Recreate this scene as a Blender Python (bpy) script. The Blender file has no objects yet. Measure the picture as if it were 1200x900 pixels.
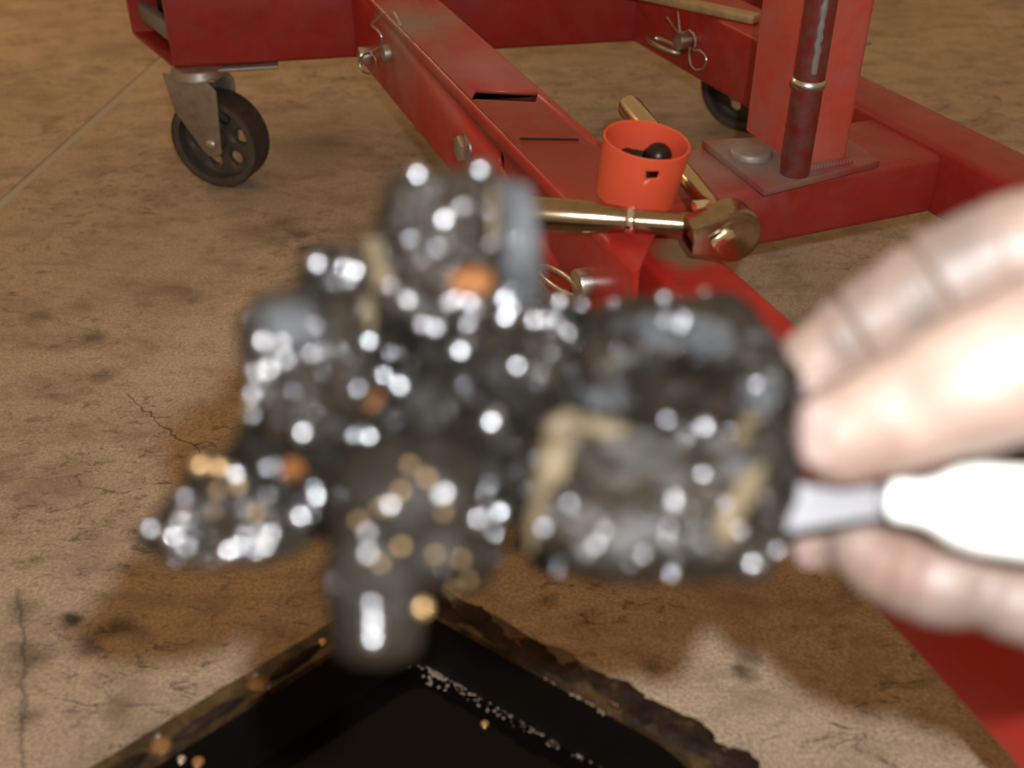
import bpy, bmesh, math, random
from mathutils import Vector, Matrix, noise
from mathutils.bvhtree import BVHTree
random.seed(7)
sc = bpy.context.scene
COL = sc.collection
S = 0.5                       # layout unit: the camera's height above the floor, in metres

# ------------------------------------------------------------------ camera
PITCH = math.radians(35.3)
cd = bpy.data.cameras.new('camera')
cam = bpy.data.objects.new('camera', cd); COL.objects.link(cam)
cam.location = (0, 0, S); cam.rotation_euler = (math.pi/2 - PITCH, 0, 0)
cd.sensor_width = 36; cd.lens = 39; cd.clip_start = 0.01
cd.dof.use_dof = True; cd.dof.focus_distance = 0.80; cd.dof.aperture_fstop = 6.2
sc.camera = cam

# ------------------------------------------------------------------ world, lamps, exposure
sc.view_settings.view_transform = 'Standard'
sc.view_settings.look = 'None'
sc.view_settings.gamma = 1
sc.view_settings.exposure = 0.0
w = bpy.data.worlds.new('world'); sc.world = w; w.use_nodes = True
bg = w.node_tree.nodes['Background']
bg.inputs[0].default_value = (1.0, 0.63, 0.32, 1); bg.inputs[1].default_value = 0.41

def point_lamp(name, loc, col, power, size):
    l = bpy.data.lights.new(name, 'POINT'); l.color = col; l.energy = power; l.shadow_soft_size = size
    o = bpy.data.objects.new(name, l); o.location = loc; COL.objects.link(o); return o
# the camera's own flash, beside and above its lens
point_lamp('camera_flash', (0.026, 0.012, S + 0.034), (0.93, 0.97, 1.0), 12.0, 0.005)
# an incandescent work lamp standing on the floor beyond the left rear of the stand
point_lamp('work_lamp', (-1.3, 2.25, 0.80), (1.0, 0.58, 0.28), 16, 0.10)

FW = Vector((0, math.cos(PITCH), -math.sin(PITCH))); UP = Vector((0, math.sin(PITCH), math.cos(PITCH))); RT = Vector((1, 0, 0))
CAM = Vector((0, 0, S))
def at(x, y, d):
    "a point seen at photo pixel x, y at depth d metres"
    return CAM + d*(FW + RT*((x-600)/1300) + UP*((450-y)/1300))
def on(x, y, z):
    "a point seen at photo pixel x, y at height z (layout units)"
    r = FW + RT*((x-600)/1300) + UP*((450-y)/1300)
    return CAM + r*((z*S - S)/r.z)
def V(x, y, z): return Vector((x, y, z))*S

# ------------------------------------------------------------------ materials
def mat(name, col, rough=0.5, metal=0.0, spec=0.5, coat=0.0):
    m = bpy.data.materials.new(name); m.use_nodes = True
    b = m.node_tree.nodes['Principled BSDF']
    b.inputs['Base Color'].default_value = (*col, 1); b.inputs['Roughness'].default_value = rough
    b.inputs['Metallic'].default_value = metal; b.inputs['Specular IOR Level'].default_value = spec
    b.inputs['Coat Weight'].default_value = coat
    return m
class N:
    "tiny node helper"
    def __init__(s, m): s.m = m; s.t = m.node_tree; s.b = s.t.nodes['Principled BSDF']
    def node(s, kind, **kw):
        n = s.t.nodes.new(kind)
        for k, v in kw.items(): setattr(n, k, v)
        return n
    def link(s, a, b): s.t.links.new(a, b)
    def coord(s, scale=(1,1,1), rot=(0,0,0), kind='Object', loc=(0,0,0)):
        c = s.node('ShaderNodeTexCoord'); mp = s.node('ShaderNodeMapping')
        mp.inputs['Scale'].default_value = scale; mp.inputs['Rotation'].default_value = rot; mp.inputs['Location'].default_value = loc
        s.link(c.outputs[kind], mp.inputs[0]); return mp.outputs[0]
    def noise(s, vec, scale, detail=4, rough=0.55, dist=0):
        n = s.node('ShaderNodeTexNoise'); n.inputs['Scale'].default_value = scale; n.inputs['Detail'].default_value = detail
        n.inputs['Roughness'].default_value = rough; n.inputs['Distortion'].default_value = dist
        s.link(vec, n.inputs['Vector']); return n.outputs['Fac']
    def ramp(s, fac, stops):
        r = s.node('ShaderNodeValToRGB'); e = r.color_ramp.elements
        while len(e) < len(stops): e.new(0.5)
        for i, (p, c) in enumerate(stops):
            e[i].position = p; e[i].color = (c, c, c, 1) if isinstance(c, (int, float)) else (*c, 1)
        s.link(fac, r.inputs[0]); return r.outputs[0]
    def mix(s, fac, a, b, mode='MIX'):
        n = s.node('ShaderNodeMix', data_type='RGBA', blend_type=mode)
        for i, v in ((0, fac), (6, a), (7, b)):
            if isinstance(v, (int, float)): n.inputs[i].default_value = v if i == 0 else (v, v, v, 1)
            elif isinstance(v, tuple): n.inputs[i].default_value = (*v, 1)
            else: s.link(v, n.inputs[i])
        return n.outputs[2]
    def math(s, op, a, b=0.0, clamp=False):
        n = s.node('ShaderNodeMath', operation=op); n.use_clamp = clamp
        for i, v in ((0, a), (1, b)):
            if isinstance(v, (int, float)): n.inputs[i].default_value = v
            else: s.link(v, n.inputs[i])
        return n.outputs[0]
    def bump(s, h, strength=0.3, dist=0.001):
        n = s.node('ShaderNodeBump'); n.inputs['Strength'].default_value = strength; n.inputs['Distance'].default_value = dist
        s.link(h, n.inputs['Height']); s.link(n.outputs[0], s.b.inputs['Normal'])
    def spot(s, vec, p, r, soft=0.5):
        "1 inside radius r (metres) of world point p"
        d = s.node('ShaderNodeVectorMath', operation='DISTANCE'); s.link(vec, d.inputs[0]); d.inputs[1].default_value = p
        m = s.node('ShaderNodeMapRange'); m.inputs[1].default_value = r*(1-soft); m.inputs[2].default_value = r*(1+soft)
        m.inputs[3].default_value = 1; m.inputs[4].default_value = 0
        s.link(d.outputs['Value'], m.inputs[0]); return m.outputs[0]

def concrete():
    m = mat('stained_concrete', (0.4, 0.32, 0.22), 0.8, spec=0.25); n = N(m)
    g = n.node('ShaderNodeNewGeometry').outputs['Position']
    mp = n.node('ShaderNodeMapping'); mp.inputs['Rotation'].default_value = (0, 0, 0.25); mp.inputs['Scale'].default_value = (1, 1.5, 1); n.link(g, mp.inputs[0]); st = mp.outputs[0]
    big = n.noise(st, 3.2, 5, 0.6, 0.6); mid = n.noise(st, 16, 6, 0.7, 0.4); fine = n.noise(g, 420, 3, 0.7)
    c = n.mix(n.ramp(big, [(0.34, 0), (0.66, 1)]), (0.45, 0.35, 0.245), (0.61, 0.495, 0.365))
    c = n.mix(n.ramp(mid, [(0.30, 0.75), (0.54, 0)]), c, (0.21, 0.155, 0.105))
    c = n.mix(n.ramp(fine, [(0.36, 0.6), (0.62, 0)]), c, (0.22, 0.165, 0.11))
    speck = n.noise(st, 190, 4, 0.75)
    c = n.mix(n.ramp(speck, [(0.62, 0), (0.72, 0.6)]), c, (0.13, 0.095, 0.065))
    mp2 = n.node('ShaderNodeMapping'); mp2.inputs['Rotation'].default_value = (0, 0, 0.15); mp2.inputs['Scale'].default_value = (1, 1.8, 1); n.link(g, mp2.inputs[0])
    scuff = n.noise(mp2.outputs[0], 60, 5, 0.75, 0.8); patch = n.noise(g, 6, 3, 0.5)
    k = n.math('MULTIPLY', n.ramp(scuff, [(0.53, 0), (0.66, 1)]), n.ramp(patch, [(0.40, 0), (0.60, 1)]))
    c = n.mix(n.math('MULTIPLY', k, 0.75), c, (0.07, 0.055, 0.045))
    wob = n.node('ShaderNodeMapping'); n.link(g, wob.inputs[0])
    ns = n.node('ShaderNodeTexNoise'); ns.inputs['Scale'].default_value = 55; ns.inputs['Detail'].default_value = 4; n.link(g, ns.inputs['Vector'])
    off = n.node('ShaderNodeVectorMath', operation='MULTIPLY_ADD'); n.link(ns.outputs['Color'], off.inputs[0])
    off.inputs[1].default_value = (0.02, 0.02, 0); n.link(g, off.inputs[2])
    sub = n.node('ShaderNodeVectorMath', operation='ADD'); n.link(off.outputs[0], sub.inputs[0]); sub.inputs[1].default_value = (-0.01, -0.01, 0)
    wv = sub.outputs[0]
    for (px, py, r, a) in ((80, 730, .006, .9), (138, 735, .009, .75), (105, 758, .007, .6), (165, 742, .008, .4), (108, 395, .010, .55), (122, 440, .009, .5),
                           (48, 372, .012, .4), (768, 780, .008, .55), (872, 790, .006, .7), (880, 770, .006, .5), (200, 345, .03, .25), (640, 705, .007, .45), (120, 60, .03, .25),
                           (350, 275, .010, .6), (362, 292, .012, .6), (330, 262, .012, .4), (375, 170, .04, .35), (30, 770, .012, .55), (27, 715, .009, .5), (29, 840, .007, .4), (135, 830, .007, .35)):
        p = on(px, py, 0); c = n.mix(n.math('MULTIPLY', n.spot(wv, p, r, 0.6), a), c, (0.035, 0.028, 0.022))
    # thin cracks
    for (a, b, wd, am) in (((150, 462), (238, 535), .0012, .85), ((27, 690), (25, 905), .0028, .5), ((0, 360), (115, 390), .0012, .4)):
        A = on(*a, 0); B = on(*b, 0); d = (B-A); L = d.length; d.normalize(); nn = Vector((-d.y, d.x, 0))
        rel = n.node('ShaderNodeVectorMath', operation='SUBTRACT'); n.link(wv if wd < .002 else wv, rel.inputs[0]); rel.inputs[1].default_value = A
        da = n.node('ShaderNodeVectorMath', operation='DOT_PRODUCT'); n.link(rel.outputs[0], da.inputs[0]); da.inputs[1].default_value = d
        dn = n.node('ShaderNodeVectorMath', operation='DOT_PRODUCT'); n.link(rel.outputs[0], dn.inputs[0]); dn.inputs[1].default_value = nn
        inl = n.math('MULTIPLY', n.math('GREATER_THAN', da.outputs['Value'], 0), n.math('LESS_THAN', da.outputs['Value'], L))
        near = n.math('SUBTRACT', 1, n.math('DIVIDE', n.math('ABSOLUTE', dn.outputs['Value']), wd), True)
        c = n.mix(n.math('MULTIPLY', n.math('MULTIPLY', inl, near), am), c, (0.05, 0.035, 0.022))
    n.link(c, n.b.inputs['Base Color'])
    n.bump(n.mix(0.5, mid, fine), 0.35, 0.0012)
    return m

def red_paint(name='red_paint', dust=0.35, spots=(), base=(0.36, 0.020, 0.013)):
    m = mat(name, base, 0.38, spec=0.5); n = N(m)
    g = n.node('ShaderNodeNewGeometry').outputs['Position']
    a = n.noise(g, 14, 5, 0.65, 0.4); f = n.noise(g, 600, 2, 0.6); sp = n.noise(g, 120, 4, 0.7)
    c = n.mix(n.ramp(a, [(0.3, 0), (0.7, 1)]), tuple(v*0.86 for v in base), tuple(min(1, v*1.10) for v in base))
    d = n.ramp(n.noise(g, 26, 6, 0.7, 0.5), [(0.42, 0), (0.75, 1)])
    c = n.mix(n.math('MULTIPLY', d, dust), c, (0.28, 0.20, 0.155))
    c = n.mix(n.ramp(sp, [(0.70, 0), (0.76, 0.6)]), c, (0.05, 0.03, 0.025))
    for (p, r, col, am) in spots:
        ns = n.node('ShaderNodeTexNoise'); ns.inputs['Scale'].default_value = 45; ns.inputs['Detail'].default_value = 4; n.link(g, ns.inputs['Vector'])
        off = n.node('ShaderNodeVectorMath', operation='MULTIPLY_ADD'); n.link(ns.outputs['Color'], off.inputs[0]); off.inputs[1].default_value = (r*1.2,)*3; n.link(g, off.inputs[2])
        c = n.mix(n.math('MULTIPLY', n.spot(off.outputs[0], p + Vector((r*.6,)*3), r, 0.35 if am > .8 else .8), am), c, col)
    n.link(c, n.b.inputs['Base Color'])
    n.link(n.ramp(n.noise(g, 40, 4), [(0.3, 0.30), (0.7, 0.5)]), n.b.inputs['Roughness'])
    n.bump(f, 0.08, 0.0005)
    return m

def worn_metal(name, col, rough, metal=1.0, dark=(0.05, 0.045, 0.04), amt=0.6):
    m = mat(name, col, rough, metal); n = N(m)
    v = n.coord(); a = n.noise(v, 90, 5, 0.7); b = n.noise(v, 25, 4)
    n.link(n.mix(n.math('MULTIPLY', n.ramp(a, [(0.42, 0), (0.7, 1)]), amt), col, dark), n.b.inputs['Base Color'])
    n.link(n.ramp(b, [(0.3, rough*0.8), (0.7, min(1, rough*1.3))]), n.b.inputs['Roughness'])
    n.bump(a, 0.15, 0.0006); return m

M = {}
M['floor'] = concrete()
M['joint'] = mat('joint_filler', (0.42, 0.39, 0.31), 0.9)
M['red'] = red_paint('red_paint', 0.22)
M['red_leg'] = red_paint('red_paint_leg', 0.08, [(on(803, 285, .3817), .017, (0.20, 0.135, 0.075), .95), (on(797, 322, .3817), .006, (0.05, 0.03, 0.02), .8)], (0.43, 0.022, 0.014))
M['red_sleeve'] = red_paint('red_paint_sleeve', 0.10, [(on(478, 28, .4053), .045, (0.27, 0.21, 0.16), .8), (on(560, 75, .4053), .04, (0.34, 0.24, 0.21), .45), (on(620, 100, .4053), .03, (0.30, 0.2, 0.18), .3)], (0.41, 0.022, 0.014))
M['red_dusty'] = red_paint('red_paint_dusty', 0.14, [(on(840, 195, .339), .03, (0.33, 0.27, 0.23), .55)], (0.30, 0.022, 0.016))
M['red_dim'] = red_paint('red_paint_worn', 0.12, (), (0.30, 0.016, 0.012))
M['red_post'] = red_paint('red_paint_post', 0.5, (), (0.50, 0.075, 0.048))
M['plate'] = red_paint('red_paint_plate', 0.5, [(on(880, 182, .349), .035, (0.24, 0.19, 0.16), .85), (on(920, 205, .349), .03, (0.2, 0.15, 0.13), .8)], (0.27, 0.025, 0.02))
M['pipe'] = worn_metal('worn_pipe_paint', (0.16, 0.018, 0.014), 0.4, 0.1, (0.10, 0.085, 0.08), 0.6)
M['zinc'] = worn_metal('zinc_plate', (0.62, 0.60, 0.56), 0.32, 1.0, (0.25, 0.22, 0.18), 0.5)
M['fork'] = worn_metal('dull_steel', (0.42, 0.39, 0.35), 0.45, 0.85, (0.17, 0.15, 0.13), 0.5)
M['iron'] = worn_metal('dirty_iron', (0.085, 0.08, 0.075), 0.55, 0.4, (0.16, 0.11, 0.075), 0.7)
M['tyre'] = worn_metal('dark_tyre', (0.03, 0.026, 0.022), 0.6, 0.0, (0.09, 0.06, 0.04), 0.6)
M['dark'] = mat('cavity_shade', (0.012, 0.010, 0.009), 0.8)  # near-black colour standing in for shade inside hollows
M['plug'] = mat('grey_plug', (0.20, 0.19, 0.19), 0.6)
M['chrome'] = worn_metal('oily_chrome', (0.44, 0.36, 0.25), 0.20, 1.0, (0.20, 0.15, 0.09), 0.5)
M['rod'] = mat('polished_rod', (0.58, 0.48, 0.33), 0.20, 1.0)
M['chrome_bright'] = mat('bright_chrome', (0.9, 0.85, 0.78), 0.12, 1.0)
M['dusty_bolt'] = worn_metal('dusty_bolt', (0.36, 0.33, 0.29), 0.5, 0.5, (0.2, 0.17, 0.15), 0.6)
M['brass'] = worn_metal('brassy_bar', (0.55, 0.42, 0.24), 0.5, 0.7, (0.2, 0.14, 0.08), 0.4)
M['cup'] = mat('orange_red_plastic', (0.70, 0.095, 0.040), 0.42)
N(M['cup']).b.inputs['Subsurface Weight'].default_value = 0.25
N(M['cup']).b.inputs['Subsurface Radius'].default_value = (0.01, 0.003, 0.001)
N(M['cup']).b.inputs['Subsurface Scale'].default_value = 0.5
M['nut'] = mat('oily_black_nut', (0.022, 0.014, 0.011), 0.35, 0.3)
def pan_metal():
    m = mat('oily_pan_metal', (0.03, 0.02, 0.012), 0.30, 0.25); n = N(m); v = n.node('ShaderNodeNewGeometry').outputs['Position']
    a = n.noise(v, 55, 6, 0.65, 0.5)
    n.link(n.ramp(a, [(0.32, (0.010, 0.007, 0.005)), (0.52, (0.06, 0.038, 0.018)), (0.72, (0.16, 0.105, 0.045))]), n.b.inputs['Base Color'])
    n.link(n.ramp(n.noise(v, 30, 3), [(0.3, 0.18), (0.7, 0.42)]), n.b.inputs['Roughness']); n.bump(a, 0.25, 0.001); return m
M['pan'] = pan_metal()
M['pan_wall'] = mat('black_oil_film', (0.004, 0.0035, 0.003), 0.33, spec=0.2)
_n = N(M['pan_wall']); _n.bump(_n.noise(_n.node('ShaderNodeNewGeometry').outputs['Position'], 700, 3, 0.7), 0.5, 0.0008)
M['pan_rough'] = mat('gritty_pan_edge', (0.035, 0.02, 0.012), 0.65, spec=0.2)
_n = N(M['pan_rough']); _v = _n.node('ShaderNodeNewGeometry').outputs['Position']
_n.link(_n.ramp(_n.noise(_v, 90, 5, 0.7), [(0.35, (0.006, 0.0035, 0.0025)), (0.62, (0.025, 0.013, 0.007)), (0.82, (0.12, 0.065, 0.035))]), _n.b.inputs['Base Color']); _n.bump(_n.noise(_v, 250, 4, 0.7), 0.6, 0.001)
M['oil'] = mat('black_oil', (0.003, 0.0025, 0.002), 0.08, spec=0.12)
M['rust'] = mat('rust_toned_fill', (0.30, 0.15, 0.06), 0.4, 0.3)
M['glint_grit'] = mat('grit_glint_metal', (0.9, 0.9, 0.92), 0.22, 0.95)  # white metal, so the grains carry flash glints in their colour
M['gold_drop_glint'] = mat('amber_drop_glint', (0.70, 0.44, 0.20), 0.25, 0.7)  # amber of the pan drops; on the clump it paints lamp reflections
def sludge_mat(name, lo, hi, grey, rough=0.36, gamt=0.5, spec=0.2):
    m = mat(name, lo, rough, 0.0, spec); n = N(m); v = n.node('ShaderNodeNewGeometry').outputs['Position']
    a = n.noise(v, 70, 5, 0.65, 0.4); b = n.noise(v, 110, 4, 0.6, 0.3); f = n.noise(v, 600, 4, 0.7)
    c = n.mix(n.ramp(a, [(0.35, 0), (0.65, 1)]), lo, hi)
    c = n.mix(n.math('MULTIPLY', n.ramp(b, [(0.50, 0), (0.66, 1)]), gamt), c, grey)  # random patches put a greyish sheen into the colour
    n.link(c, n.b.inputs['Base Color']); n.link(n.ramp(f, [(0.3, rough*0.7), (0.7, rough*1.35)]), n.b.inputs['Roughness'])
    n.bump(n.mix(0.5, f, b), 0.55, 0.0012); return m
M['sludge'] = sludge_mat('oily_sludge', (0.006, 0.0048, 0.0033), (0.022, 0.0155, 0.0098), (0.036, 0.034, 0.033), 0.45, 0.5, 0.2)
M['sludge_dark'] = sludge_mat('wet_black_sludge', (0.004, 0.0033, 0.0023), (0.009, 0.007, 0.0048), (0.016, 0.014, 0.012), 0.5, 0.3, 0.12)
M['sludge_brown'] = sludge_mat('brown_oil_sludge', (0.0075, 0.0056, 0.0035), (0.0125, 0.0093, 0.0058), (0.02, 0.017, 0.013), 0.55, 0.3, 0.15)
M['sludge_sheen'] = sludge_mat('grey_sludge_sheen', (0.022, 0.0222, 0.0225), (0.058, 0.059, 0.061), (0.085, 0.087, 0.090), 0.55, 0.5, 0.2)  # grey lit sheen put into the colour of these faces
M['tan'] = sludge_mat('tan_scrap', (0.06, 0.042, 0.022), (0.125, 0.092, 0.052), (0.10, 0.075, 0.048), 0.5, 0.3)
M['orange'] = sludge_mat('rusty_scrap', (0.10, 0.032, 0.007), (0.17, 0.06, 0.013), (0.12, 0.06, 0.03), 0.4, 0.3)
M['glint'] = mat('droplet_glint', (0.60, 0.61, 0.63), 0.22, 0.95)  # bright metal instead of oil colour, to paint in flash glints
M['blade'] = worn_metal('scraper_steel', (0.16, 0.155, 0.16), 0.5, 0.6, (0.09, 0.08, 0.075), 0.35)
M['white'] = mat('white_plastic', (0.85, 0.83, 0.76), 0.35)
def skin():
    m = mat('grimy_shaded_skin', (0.42, 0.27, 0.2), 0.5, 0, 0.4); n = N(m); g = n.node('ShaderNodeNewGeometry').outputs['Position']
    a = n.noise(g, 45, 5, 0.6, 0.3); b = n.noise(g, 130, 4, 0.6)
    c = n.mix(n.ramp(a, [(0.35, 0), (0.65, 1)]), (0.20, 0.130, 0.100), (0.28, 0.195, 0.155))
    c = n.mix(n.math('MULTIPLY', n.ramp(b, [(0.5, 0), (0.7, 1)]), 0.30), c, (0.15, 0.115, 0.095))
    for (px, py, d, r, am) in ((1105, 300, .228, .008, .6), (1060, 345, .233, .008, .45), (1120, 275, .228, .007, .5), (985, 360, .238, .006, .5), (930, 405, .243, .005, .35),
                               (1040, 605, .230, .007, .7), (1045, 690, .230, .007, .6), (1000, 640, .238, .006, .5), (992, 412, .240, .0035, .8), (984, 398, .240, .003, .6), (1085, 384, .234, .004, .8), (1078, 355, .234, .004, .6), (1020, 395, .240, .004, .4), (1060, 672, .238, .013, .60), (1165, 735, .232, .013, .5), (1030, 610, .236, .007, .6), (955, 650, .252, .006, .35), (1130, 290, .228, .010, .45), (1010, 340, .240, .007, .4), (1180, 530, .212, .006, .4), (1160, 730, .226, .007, .5), (1070, 705, .225, .005, .7)):
        c = n.mix(n.math('MULTIPLY', n.spot(g, at(px, py, d), r, 0.8), am), c, (0.09, 0.070, 0.058))  # grime spots, plus painted crease shade and a darkened ring finger
    c = n.mix(n.math('MULTIPLY', n.spot(g, at(1040, 655, .232), .008, .9), .55), c, (0.22, 0.075, 0.045))
    n.link(c, n.b.inputs['Base Color']); n.b.inputs['Subsurface Weight'].default_value = 0.08
    n.b.inputs['Subsurface Radius'].default_value = (0.004, 0.0015, 0.0008); n.b.inputs['Subsurface Scale'].default_value = 0.3
    n.bump(n.noise(g, 900, 3, 0.6), 0.2, 0.0004); return m
M['skin'] = skin()
M['nail'] = mat('fingernail', (0.50, 0.36, 0.32), 0.3)

# ------------------------------------------------------------------ object helpers
ORG = {}
def link(o, parent, origin):
    COL.objects.link(o)
    ORG[o.name] = origin
    if parent is not None:
        o.parent = parent; o.location = origin - ORG[parent.name]
    else: o.location = origin
def tag(o, label=None, cat=None, group=None, kind=None):
    if label: o['label'] = label
    if cat: o['category'] = cat
    if group: o['group'] = group
    if kind: o['kind'] = kind
    return o
def thing(name, origin, label, cat, group=None):
    o = bpy.data.objects.new(name, None); o.empty_display_size = 0.02; link(o, None, Vector(origin)); return tag(o, label, cat, group)
def obj(name, bm, m, parent=None, origin=None, smooth=True):
    "bm is in world coordinates"
    if origin is None:
        origin = sum((v.co for v in bm.verts), Vector())/max(1, len(bm.verts))
    bmesh.ops.translate(bm, verts=bm.verts, vec=-Vector(origin))
    bmesh.ops.recalc_face_normals(bm, faces=bm.faces)
    me = bpy.data.meshes.new(name); bm.to_mesh(me); bm.free()
    if smooth:
        me.polygons.foreach_set('use_smooth', [True]*len(me.polygons))
        try: me.set_sharp_from_angle(angle=math.radians(38))
        except Exception: pass
    me.materials.append(m)
    o = bpy.data.objects.new(name, me); link(o, parent, Vector(origin)); return o
def frame(o, x, z=Vector((0, 0, 1))):
    "matrix with local X along x, Z near z"
    x = Vector(x).normalized(); y = Vector(z).cross(x).normalized(); zz = x.cross(y)
    return Matrix(((x.x, y.x, zz.x, o[0]), (x.y, y.y, zz.y, o[1]), (x.z, y.z, zz.z, o[2]), (0, 0, 0, 1)))
def add_box(bm, mtx, sx, sy, sz, bev=0.0, seg=2):
    b = bmesh.new(); bmesh.ops.create_cube(b, size=1); bmesh.ops.scale(b, vec=(sx, sy, sz), verts=b.verts)
    if bev: bmesh.ops.bevel(b, geom=list(b.edges), offset=bev, segments=seg, affect='EDGES', profile=0.5)
    b.transform(mtx); merge(bm, b)
def merge(bm, b):
    me = bpy.data.meshes.new('tmp'); b.to_mesh(me); b.free(); bm.from_mesh(me); bpy.data.meshes.remove(me)
def rrect(w, h, r, seg=4):
    pts = []
    for (cx, cy, a0) in ((w/2-r, h/2-r, 0), (-w/2+r, h/2-r, 90), (-w/2+r, -h/2+r, 180), (w/2-r, -h/2+r, 270)):
        for i in range(seg+1):
            a = math.radians(a0 + 90*i/seg); pts.append((cx + r*math.cos(a), cy + r*math.sin(a)))
    return pts
def tube_bm(mtx, L, w, h, t=0.003, r=0.006, nlen=1):
    "hollow rectangular tube along local X from 0 to L, section w (Y) by h (Z)"
    bm = bmesh.new(); o = rrect(w, h, r); i = rrect(w-2*t, h-2*t, max(r-t, .001)); n = len(o)
    rings = []
    for k in range(nlen+1):
        rings.append([bm.verts.new((L*k/nlen, a, b)) for a, b in o])
    inner = [[bm.verts.new((x, a, b)) for a, b in i] for x in (0, L)]
    for k in range(nlen):
        for j in range(n): bm.faces.new((rings[k][j], rings[k][(j+1) % n], rings[k+1][(j+1) % n], rings[k+1][j]))
    for j in range(n):
        q = (j+1) % n
        bm.faces.new((inner[0][j], inner[1][j], inner[1][q], inner[0][q]))
        bm.faces.new((rings[0][j], inner[0][j], inner[0][q], rings[0][q]))
        bm.faces.new((rings[-1][j], rings[-1][q], inner[1][q], inner[1][j]))
    bm.transform(mtx); return bm
def add_cyl(bm, p0, p1, r0, r1=None, seg=24, bev=0.0):
    p0 = Vector(p0); p1 = Vector(p1); d = p1-p0; L = d.length
    b = bmesh.new(); bmesh.ops.create_cone(b, cap_ends=True, segments=seg, radius1=r0, radius2=r0 if r1 is None else r1, depth=L)
    if bev: bmesh.ops.bevel(b, geom=[e for e in b.edges if abs(e.verts[0].co.z - e.verts[1].co.z) < 1e-6], offset=bev, segments=2, affect='EDGES', profile=0.5)
    q = d.to_track_quat('Z', 'Y').to_matrix().to_4x4(); q.translation = (p0+p1)/2; b.transform(q); merge(bm, b)
def add_lathe(bm, mtx, prof, seg=32, close=False):
    "profile [(r, x)] about local X"
    rings = [[bm.verts.new(mtx @ Vector((x, r*math.cos(2*math.pi*k/seg), r*math.sin(2*math.pi*k/seg)))) for k in range(seg)] if r > 1e-6 else [bm.verts.new(mtx @ Vector((x, 0, 0)))] for r, x in prof]
    ps = list(zip(rings, rings[1:])) + ([(rings[-1], rings[0])] if close else [])
    for a, b in ps:
        for k in range(seg):
            q = (k+1) % seg
            if len(a) == 1 and len(b) == 1: continue
            if len(a) == 1: bm.faces.new((a[0], b[k], b[q]))
            elif len(b) == 1: bm.faces.new((a[k], b[0], a[q]))
            else: bm.faces.new((a[k], b[k], b[q], a[q]))
def spline(pts, n):
    out = []; P = [Vector(p) for p in pts]; P = [P[0]*2-P[1]] + P + [P[-1]*2-P[-2]]
    for i in range(1, len(P)-2):
        for k in range(n):
            t = k/n; a, b, c, d = P[i-1:i+3]
            out.append(0.5*((2*b) + (c-a)*t + (2*a-5*b+4*c-d)*t*t + (3*b-a-3*c+d)*t**3))
    out.append(P[-2]); return out
def add_sweep(bm, pts, rad, sides=8, n=8, round_ends=False, closed=False):
    "smooth tube through pts (world) with a radius per point"
    P = spline(pts, n) if n > 1 else [Vector(p) for p in pts]
    R = [rad]*len(P) if isinstance(rad, (int, float)) else []
    if not R:
        for i in range(len(pts)-1):
            for k in range(n):
                t = k/n; t = t*t*(3-2*t); R.append(rad[i]*(1-t)+rad[i+1]*t)
        R.append(rad[-1])
    if round_ends:
        a = (P[1]-P[0]).normalized(); b = (P[-1]-P[-2]).normalized(); p0 = P[0]; r0 = R[0]; p1 = P[-1]; r1 = R[-1]
        pre = [(p0 - a*r0*math.sin(t), r0*math.cos(t)) for t in (1.5, 1.25, 1.0, .7, .35)]
        post = [(p1 + b*r1*math.sin(t), r1*math.cos(t)) for t in (.35, .7, 1.0, 1.25, 1.5)]
        P = [p for p, _ in pre] + P + [p for p, _ in post]; R = [r for _, r in pre] + R + [r for _, r in post]
    T = [(P[min(i+1, len(P)-1)] - P[max(i-1, 0)]).normalized() for i in range(len(P))]
    u = T[0].orthogonal().normalized(); rings = []
    for p, r, t in zip(P, R, T):
        u = (u - t*u.dot(t)).normalized(); v = t.cross(u)
        rings.append([bm.verts.new(p + (u*math.cos(2*math.pi*k/sides) + v*math.sin(2*math.pi*k/sides))*r) for k in range(sides)])
    for a, b in zip(rings, rings[1:]):
        for k in range(sides): bm.faces.new((a[k], a[(k+1) % sides], b[(k+1) % sides], b[k]))
    bm.faces.new(rings[0][::-1]); bm.faces.new(rings[-1])
def add_prism(bm, mtx, poly, h, bev=0.0):
    "polygon in local XY, thickness h along +Z"
    b = bmesh.new(); vs = [b.verts.new((x, y, 0)) for x, y in poly]; f = b.faces.new(vs)
    e = bmesh.ops.extrude_face_region(b, geom=[f]); bmesh.ops.translate(b, vec=(0, 0, h), verts=[v for v in e['geom'] if isinstance(v, bmesh.types.BMVert)])
    bmesh.ops.recalc_face_normals(b, faces=b.faces)
    if bev: bmesh.ops.bevel(b, geom=list(b.edges), offset=bev, segments=2, affect='EDGES', profile=0.5)
    b.transform(mtx); merge(bm, b)
def bake(o, *mods):
    "apply modifiers given as (type, {settings})"
    for k, st in mods:
        md = o.modifiers.new(k, k)
        for a, b in st.items(): setattr(md, a, b)
    bpy.context.view_layer.update()
    dg = bpy.context.evaluated_depsgraph_get()
    me = bpy.data.meshes.new_from_object(o.evaluated_get(dg)); me.name = o.name
    o.modifiers.clear(); old = o.data; o.data = me
    bpy.data.meshes.remove(old)
def cut(o, cutter_bm):
    c = obj('cutter', cutter_bm, M['dark'], None, Vector()); ORG.pop('cutter', None)
    bake(o, ('BOOLEAN', dict(object=c, operation='DIFFERENCE', solver='EXACT')))
    me = c.data; bpy.data.objects.remove(c); bpy.data.meshes.remove(me)

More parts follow.
